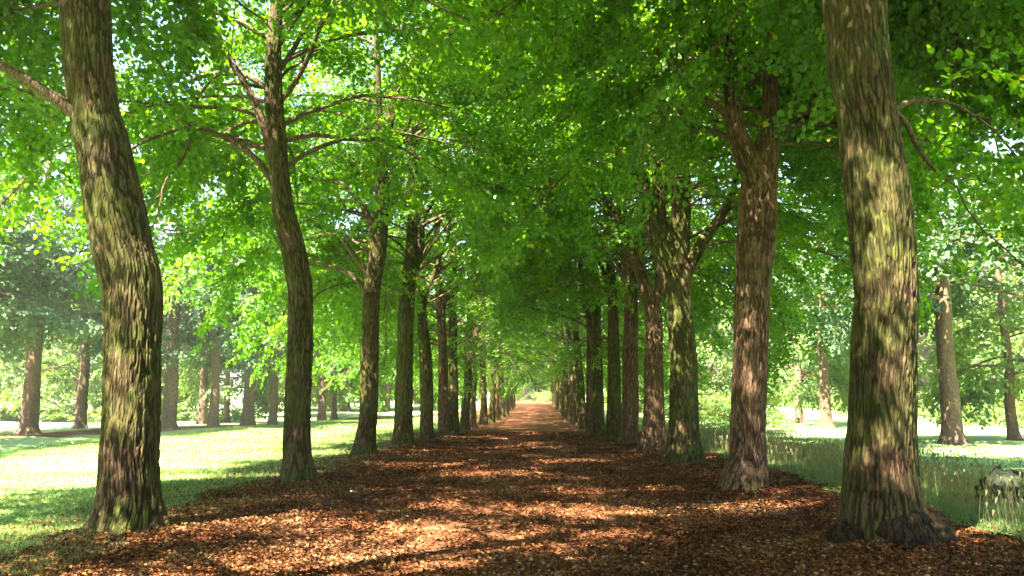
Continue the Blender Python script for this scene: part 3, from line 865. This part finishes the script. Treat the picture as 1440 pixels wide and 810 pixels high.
# ------------------------------------------------------------------ background trees
def bg_template(seed, height, rad, leafmat, zm=1.4, bare=3.0, spread=4.0, droop=.25, size=.17, nb=34, conifer=False, tilt=0, fork=False):
    rng = np.random.RandomState(seed)
    root = empty('spruce_tree' if conifer else 'woodland_tree', (0, 0, 0))
    n = 8
    P = np.array([(tilt * (k / n) * 1.2 + rng.normal(0, .05), rng.normal(0, .05), -.2 + (height + .2) * k / n) for k in range(n + 1)])
    r = np.linspace(rad, .04, n + 1)
    V, F = trunk_tube(P, r, 36, .12, seed, .5, 5, depth=.018)
    parts = [(V, F)]
    if fork:
        LP = np.array([(0, 0, .3), (-.28, .1, 1.6), (-.4, .1, 3.2), (-.3, 0, 5.5), (-.5, 0, 9)])
        parts.append(trunk_tube(LP, np.array((rad * .85, rad * .7, rad * .6, rad * .5, rad * .3)), 30, .12, seed + 2, .0, 5, depth=.018, z0=-5))
    sprays = []
    for k in range(nb):
        t = (k + rng.rand()) / nb
        z = bare + (height - bare - .4) * t
        az = rng.rand() * 6.283
        L = spread * (1.05 - .85 * t) if conifer else spread * math.sin(math.pi * min(1, .28 + .68 * t)) ** .7
        L *= rng.uniform(.75, 1.15)
        el = rng.uniform(-.1, .3) if conifer else rng.uniform(.1, .8)
        o = np.array([np.interp(z, P[:, 2], P[:, c]) for c in range(3)])
        parts += grow_branch(rng, o, (math.cos(az) * math.cos(el), math.sin(az) * math.cos(el), math.sin(el)), max(.8, L), .03 + .008 * L, droop, sprays, .55, zmin=zm)
    V, F = join_arrays(parts)
    link('trunk', mesh_from('trunk', V, F), M['bark_far'], root)
    link('crown', crown_mesh('crown', np.array(sprays), rng, size=size, n_main=6, length=.8, side=2), M[leafmat], root)
    return root

def shrub_template(seed):
    rng = np.random.RandomState(seed)
    root = empty('shrub', (0, 0, 0))
    sprays, parts = [], []
    for k in range(16):
        az = rng.rand() * 6.283; el = rng.uniform(.5, 1.4)
        parts += grow_branch(rng, (rng.normal(0, .25), rng.normal(0, .25), -.05), (math.cos(az) * math.cos(el), math.sin(az) * math.cos(el), math.sin(el)), rng.uniform(2, 3.4), .03, .22, sprays, .5, first=.1, zmin=.1)
    V, F = join_arrays(parts)
    link('stem', mesh_from('stem', V, F), M['bark_far'], root)
    link('foliage', crown_mesh('foliage', np.array(sprays), rng, size=.15, n_main=6, length=.6), M['leaf_far'], root)
    return root

bgt = {'grey': bg_template(51, 15, .34, 'leaf_grey', zm=4.2, bare=4.8, spread=4.6, conifer=True, droop=.14, size=.17, nb=56),
       'grey_fork': bg_template(52, 15, .36, 'leaf_grey', zm=4.4, bare=5.0, spread=4.6, conifer=True, droop=.14, size=.17, nb=56, fork=True),
       'green': bg_template(53, 15, .30, 'leaf_far', bare=2.4, spread=5.0, droop=.28, size=.19, nb=40),
       'green_low': bg_template(54, 13, .28, 'leaf_far', bare=1.4, spread=5.2, droop=.36, size=.19, nb=44),
       'shrub': shrub_template(55)}
bfresh = {k: True for k in bgt}
def putbg(kind, x, y, label, s=1.0, rot=None, cat='tree', group='trees beyond the meadows'):
    t = bgt[kind]
    o = t if bfresh[kind] else copy_tree(t)
    bfresh[kind] = False
    o.location = (x, y, float(ground_z(x, y)) - .02)
    o.rotation_euler = (0, 0, rot if rot is not None else (x * 12.9 + y * 7.3) % 6.28)
    o.scale = (s, s, s * (1 + .06 * math.sin(x * 3 + y)))
    tag(o, label, cat, group)
    return o
def gp(px, py):
    """ground point under a pixel of the photograph"""
    d = CM @ Vector(((px - W0 / 2) / FPX, -(py - H0 / 2) / FPX, -1))
    t = -EYE / d.z
    return d.x * t, d.y * t
left_bg = [
    (38, 612, 'grey_fork', 1.0, 'double stemmed hazy trunk beyond the meadow, leftmost in the photo'),
    (113, 604, 'grey', .85, 'slim sun speckled trunk beyond the meadow, just left of the nearest left lime'),
    (236, 604, 'grey', 1.1, 'hazy trunk beyond the meadow, just right of the nearest left lime'),
    (283, 596, 'grey', .9, 'slim hazy trunk beyond the meadow, second from right of the nearest lime'),
    (299, 603, 'grey', .8, 'short dark hazy trunk beyond the meadow in front of a slimmer one'),
    (318, 594, 'green', .8, 'leaning hazy trunk beyond the meadow at the back of its clump'),
    (348, 600, 'grey', 1.0, 'straight dark hazy trunk beyond the meadow, alone left of the second lime'),
    (383, 599, 'grey', .8, 'slim hazy trunk beyond the meadow right beside the second lime'),
    (452, 592, 'grey', .9, 'faint hazy trunk seen between the second and third left limes'),
    (470, 590, 'green', .8, 'faint hazy trunk close to the third left lime'),
    (545, 584, 'grey', .8, 'faint distant trunk seen between the third and fourth left limes'),
    (488, 584, 'grey', .9, 'faint distant trunk just left of the third left lime'),
    (-60, 612, 'grey', 1.0, 'grey green tree beyond the meadow just outside the left edge')]
for px, py, kind, s, lab in left_bg:
    x, y = gp(px, py)
    putbg(kind, x, y, lab, s)
for x, y in ((-21, 27.5), (-20.5, 21), (-20, 14.5), (-20.5, 8), (-20, 1.5), (-20.5, -5)):
    putbg('grey', x, y, 'grey green tree of the row beyond the left meadow, outside the photo', .95)
# the belt of woodland further back
rg = random.Random(5)
belt = []
for x in range(-74, -14, 7):
    for y0 in (56, 70):
        belt.append((x + rg.uniform(-2, 2), y0 + (x + 40) * .1 + rg.uniform(-4, 4), 'left'))
for y in range(74, 132, 8):
    belt.append((-14 + rg.uniform(-2, 2), y, 'left')); belt.append((-26 + rg.uniform(-3, 3), y + 3, 'left'))
for y in range(6, 60, 6):
    belt.append((-52 + rg.uniform(-3, 3), y, 'left'))
for y in range(12, 132, 7):
    belt.append((27 + y * .08 + rg.uniform(-2, 2), y, 'right')); belt.append((37 + y * .08 + rg.uniform(-3, 3), y + 3, 'right'))
for y in range(48, 130, 8):
    belt.append((14 + rg.uniform(-2, 2), y, 'right'))
for x in range(-10, 16, 5):
    if abs(x) > 3: belt.append((x + rg.uniform(-1, 1), 128 + rg.uniform(-3, 3), 'end'))
for x, y in ((-4.5, 140), (-1.5, 137), (1.8, 141), (4.8, 139), (-2.5, 150), (2, 152)): belt.append((x, y, 'end'))
WH = {'left': 'broadleaved tree in the hazy woodland behind the left meadow', 'right': 'broadleaved tree in the woodland behind the right meadow', 'end': 'broadleaved tree closing the view where the avenue ends'}
for i, (x, y, w) in enumerate(belt):
    putbg('green_low' if i % 3 else 'green', x, y, WH[w], rg.uniform(.85, 1.15), group={'left': 'woodland behind the left meadow', 'right': 'woodland behind the right meadow', 'end': 'trees at the end of the avenue'}[w])
# individual trees on the right meadow
for px, py, kind, s, lab in [(1340, 628, 'grey', 1.0, 'pale sunlit trunk standing in the right meadow past the nearest right lime'),
                             (1425, 620, 'green', .7, 'thin dark trunk in the right meadow at the right edge'),
                             (1163, 604, 'grey', .9, 'pale sunlit conifer across the right meadow between two near limes')]:
    x, y = gp(px, py)
    putbg(kind, x, y, lab, s, group='trees in the right meadow')
shr = []
for x, y in ((-3.2, 121), (3.4, 118), (-2.2, 131), (.4, 134), (2.6, 129)): shr.append((x, y, 'end'))
for x in range(-60, -16, 5): shr.append((x, 54 + rg.uniform(-3, 3), 'left'))
for y in range(18, 120, 5): shr.append((24 + y * .06 + rg.uniform(-1.5, 1.5), y, 'right'))
for y in range(40, 110, 6): shr.append((11 + rg.uniform(-1, 1), y, 'right'))
for i, (x, y, w) in enumerate(shr):
    putbg('shrub', x, y, 'leafy shrub closing the far end of the avenue' if w == 'end' else 'leafy shrub along the wood edge behind the %s meadow' % w, rg.uniform(.7, 1.2), cat='shrub', group='shrubs at the end of the avenue' if w == 'end' else 'shrubs behind the %s meadow' % w)

# ------------------------------------------------------------------ ground cover
def scatter_leaves():
    rng = np.random.RandomState(3)
    n = 300000
    # screen-even density: depth drawn so that nearer ground gets more
    y = 3.6 * (36 / 3.6) ** rng.rand(n)
    x = rng.uniform(-1, 1, n) * np.minimum(6.4, y * .72 + .5) 
    edge = 4.6 + 1.1 * fbm2(x * .6 + 20, y * .6 + 20, 6) 
    keep = (np.abs(x + .1) < edge) | (rng.rand(n) < .12)
    keep &= (np.abs(x + .1) > 1.3) | (rng.rand(n) < np.clip((fbm2(x * 1.4 + 30, y * .5 + 30, 8) - .3) * 2.2, .12, 1))
    x, y = x[keep], y[keep]; n = len(x)
    Rm = rotm(rng.rand(n) * 6.283, rng.normal(0, .35, n), rng.normal(0, .4, n))
    L = LEAF.copy(); L[:, 2] *= 2.2; L[:, 1] *= .85; L[:, 0] -= .5
    sz = rng.uniform(.020, .050, n) * np.clip(.8 + y * .02, 1, 1.5)
    V = np.einsum('nij,vj->nvi', Rm, L) * sz[:, None, None]
    V[..., 0] += x[:, None]; V[..., 1] += y[:, None]
    V[..., 2] += (ground_z(x, y) + .032 + rng.rand(n) * .012)[:, None]
    F = (LEAF_F[None] + (np.arange(n) * 6)[:, None, None]).reshape(-1, 4)
    pn = fbm2(x * 1.3 + 50, y * 1.3 + 50, 9)
    rr = np.clip(rng.beta(1.6, 2.0, n) + (pn - .5) * .7, 0, 1)
    o = link('fallen_leaves', mesh_from('fallen_leaves', V.reshape(-1, 3), F, smooth=False, rnd=np.repeat(rr, 2)), M['litter'])
    tag(o, 'brown and orange fallen leaves covering the path and verges', 'fallen leaves', kind='stuff')
scatter_leaves()

def blades(name, x, y, h, w, rng, lean=.35, top_rnd=None, mat='grass', label='', cat='grass'):
    n = len(x)
    az = rng.rand(n) * 6.283; la = rng.rand(n) * 6.283; lean_ = rng.rand(n) * lean * h
    z = ground_z(x, y) - .005
    dx, dy = np.cos(az) * w, np.sin(az) * w
    lx, ly = np.cos(la) * lean_, np.sin(la) * lean_
    V = np.zeros((n, 5, 3))
    V[:, 0] = np.stack([x - dx, y - dy, z], -1); V[:, 1] = np.stack([x + dx, y + dy, z], -1)
    V[:, 2] = np.stack([x + dx * .8 + lx * .35, y + dy * .8 + ly * .35, z + h * .55], -1); V[:, 3] = np.stack([x - dx * .8 + lx * .35, y - dy * .8 + ly * .35, z + h * .55], -1)
    V[:, 4] = np.stack([x + lx, y + ly, z + h], -1)
    F = np.zeros((n, 2, 4), int); base = np.arange(n) * 5
    # two quads; the upper one degenerates softly to a tip: use a tiny fifth corner
    V6 = np.concatenate([V, V[:, 4:5] + np.stack([dx * .15, dy * .15, np.zeros(n)], -1)[:, None]], 1)
    base = np.arange(n) * 6
    F[:, 0] = np.stack([base, base + 1, base + 2, base + 3], -1); F[:, 1] = np.stack([base + 3, base + 2, base + 5, base + 4], -1)
    rr = np.clip(rng.beta(2, 2.4, n) + (fbm2(x * .8 + 10, y * .8 + 10, 3) - .5) * .6, 0, 1)
    o = link(name, mesh_from(name, V6.reshape(-1, 3), F.reshape(-1, 4), smooth=True, rnd=np.repeat(rr, 2)), M[mat])
    tag(o, label, cat, kind='stuff')
    return o
rng = np.random.RandomState(9)
# short grass on the left side, thinning into the litter
n = 260000
y = 5.5 * (60 / 5.5) ** rng.rand(n)
x = -(4.1 + rng.rand(n) ** 1.1 * np.minimum(12, y * .75))
dens = np.clip((-x - 4.0) / 2.2, 0, 1) + (fbm2(x * .7 + 20, y * .7 + 5, 8) - .5) * 1.6
k = (rng.rand(n) < np.clip(dens, 0, 1)) & (x > -.72 * y - 2)
x, y = x[k], y[k]
far = -x + (fbm2(x * .5 + 9, y * .5 + 9, 3) - .5) * 1.5 > 6.6  # blades of the sunlit strip, which get the paler painted colour
xd, yd = x[far], y[far]
blades('painted_sun_meadow_grass', xd, yd, rng.uniform(.02, .06, len(xd)) * np.clip(.8 + yd * .02, 1, 1.6), .004 * np.clip(yd / 8, 1, 4), rng, 1.4, mat='painted_sun_grass', label='grass in the middle of the left meadow, coloured paler to stand for sunlight')
x, y = x[~far], y[~far]
blades('meadow_grass', x, y, rng.uniform(.03, .09, len(x)) * np.clip(.8 + y * .02, 1, 1.6), .0035 * np.clip(y / 8, 1, 4), rng, .8, mat='grass', label='short green grass along the foot of the left row of limes')
# sparse tufts in the litter
n = 26000
y = 5.5 * (40 / 5.5) ** rng.rand(n)
x = rng.uniform(-5.2, 4.6, n)
k = fbm2(x * .55 + 77, y * .55 + 11, 7) > np.where((x < -3) , .50, np.where(np.abs(x) < 2.0, .9, .68))
x, y = x[k], y[k]
blades('grass_tufts', x, y, rng.uniform(.03, .08, len(x)), .003 * np.clip(y / 8, 1, 4), rng, .8, mat='grass', label='sparse green grass tufts poking through the leaf litter between trunks')
# tall verge on the right
n = 210000
y = 6.5 * (60 / 6.5) ** rng.rand(n)
x = 4.55 + rng.rand(n) ** 1.3 * np.minimum(10, y * .8) + (fbm2(y * .5, y * 0 + 3, 3) - .5) * 1.2 + np.abs(rng.normal(0, .25, n)) - .1
k = x < y * .66 + 2.2
x, y = x[k], y[k]
hh = rng.uniform(.05, .17, len(x)) * np.clip((x - 4.6) / 1.2, .25, 1) * (.6 + .8 * fbm2(x * .8 + 3, y * .8 + 8, 5)) * np.clip(8.6 - x, .22, 1)
blades('verge_grass', x, y, hh, .0035 * np.clip(y / 8, 1, 4), rng, .6, mat='tall_grass', label='tall shaded grass along the right edge of the litter')
n = 4500
y = 7 * (40 / 7) ** rng.rand(n)
x = 5.2 + rng.rand(n) * np.minimum(3.2, y * .4)
k = x < y * .66 + 2.2
x, y = x[k], y[k]
def stalks(x, y):
    n = len(x)
    h = rng.uniform(.18, .42, n)
    z = ground_z(x, y)
    la = rng.rand(n) * 6.28; lx, ly = np.cos(la) * .12 * h, np.sin(la) * .12 * h
    w = .003 * np.clip(y / 9, 1, 3)
    Vs, Fs = [], []
    # stem quad pairs crossed + seed head
    out = np.zeros((n, 12, 3))
    for q, (ax, ay) in enumerate(((1, 0), (0, 1))):
        out[:, q*4+0] = np.stack([x - w*ax, y - w*ay, z], -1); out[:, q*4+1] = np.stack([x + w*ax, y + w*ay, z], -1)
        out[:, q*4+2] = np.stack([x + lx + w*ax*.6, y + ly + w*ay*.6, z + h], -1); out[:, q*4+3] = np.stack([x + lx - w*ax*.6, y + ly - w*ay*.6, z + h], -1)
    c = np.stack([x + lx, y + ly, z + h], -1)
    for q, d in enumerate(((-.012, 0, 0), (0, -.012, .05), (.012, .004, 0), (0, .012, .06))):
        out[:, 8 + q] = c + np.array(d) * (1 + .04 * y[:, None]) + rng.normal(0, .004, (n, 3))
    base = np.arange(n)[:, None, None] * 12
    F = (np.array([(0, 1, 2, 3), (4, 5, 6, 7), (8, 9, 10, 11)])[None] + base).reshape(-1, 4)
    o = link('seed_stalks', mesh_from('seed_stalks', out.reshape(-1, 3), F, smooth=False, rnd=np.repeat(rng.uniform(.8, 1, n), 3)), M['tall_grass'])
    tag(o, 'brownish dry seed stalks rising from the right verge', 'grass stalks', kind='stuff')
stalks(x, y)

# ------------------------------------------------------------------ boulder at the right edge
def boulder():
    m, nt, out = nodes('boulder_painted_shade')
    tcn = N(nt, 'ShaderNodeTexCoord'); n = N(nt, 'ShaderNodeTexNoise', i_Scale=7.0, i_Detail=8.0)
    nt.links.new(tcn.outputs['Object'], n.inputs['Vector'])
    c = ramp(nt, [(.3, (.010, .016, .007)), (.55, (.020, .024, .014)), (.75, (.035, .034, .026))], n.outputs['Fac']).outputs[0]  # stone coloured near black: shade put into the colour
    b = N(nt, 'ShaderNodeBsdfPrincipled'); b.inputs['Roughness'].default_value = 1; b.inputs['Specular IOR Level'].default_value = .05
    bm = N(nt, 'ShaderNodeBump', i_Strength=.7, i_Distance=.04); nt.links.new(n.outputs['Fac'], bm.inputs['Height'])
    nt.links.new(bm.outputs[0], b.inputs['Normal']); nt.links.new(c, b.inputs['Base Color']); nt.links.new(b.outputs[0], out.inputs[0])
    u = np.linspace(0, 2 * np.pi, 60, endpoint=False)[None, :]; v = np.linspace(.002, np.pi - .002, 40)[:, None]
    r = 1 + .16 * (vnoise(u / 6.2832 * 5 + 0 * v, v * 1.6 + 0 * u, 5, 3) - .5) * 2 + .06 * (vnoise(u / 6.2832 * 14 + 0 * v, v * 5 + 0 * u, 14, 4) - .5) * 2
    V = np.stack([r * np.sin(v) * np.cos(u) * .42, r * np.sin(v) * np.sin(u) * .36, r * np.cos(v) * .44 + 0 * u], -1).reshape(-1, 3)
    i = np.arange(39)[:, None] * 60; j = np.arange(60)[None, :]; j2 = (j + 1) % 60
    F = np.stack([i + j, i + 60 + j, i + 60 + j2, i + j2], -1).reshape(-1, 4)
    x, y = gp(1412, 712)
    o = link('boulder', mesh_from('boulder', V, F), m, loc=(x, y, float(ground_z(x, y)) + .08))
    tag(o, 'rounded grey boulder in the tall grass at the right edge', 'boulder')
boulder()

# ------------------------------------------------------------------ fallen twigs
rng = np.random.RandomState(17)
for k, (x, y, a, L) in enumerate([(-2.6, 9.2, .5, .5), (1.9, 7.6, 2.1, .4), (-1.4, 6.4, 1.2, .32), (3.0, 10.4, .2, .55), (.6, 11.5, 2.7, .4)]):
    P = polyline(rng, (x, y, float(ground_z(x, y)) + .045), (math.cos(a), math.sin(a), 0), L, 5, 0, .15)
    P[:, 2] = ground_z(P[:, 0], P[:, 1]) + .05
    o = link('fallen_twig', mesh_from('fallen_twig', *tube(P, np.linspace(.009, .004, len(P)), 7, .04)), M['bark_limb'])
    tag(o, ['dead twig on the litter left of the path near the front', 'short dead twig on the litter near the front right', 'short dead twig on the path at the front', 'dead twig on the litter between the first two right limes', 'small dead twig lying mid path'][k], 'twig', 'fallen twigs')
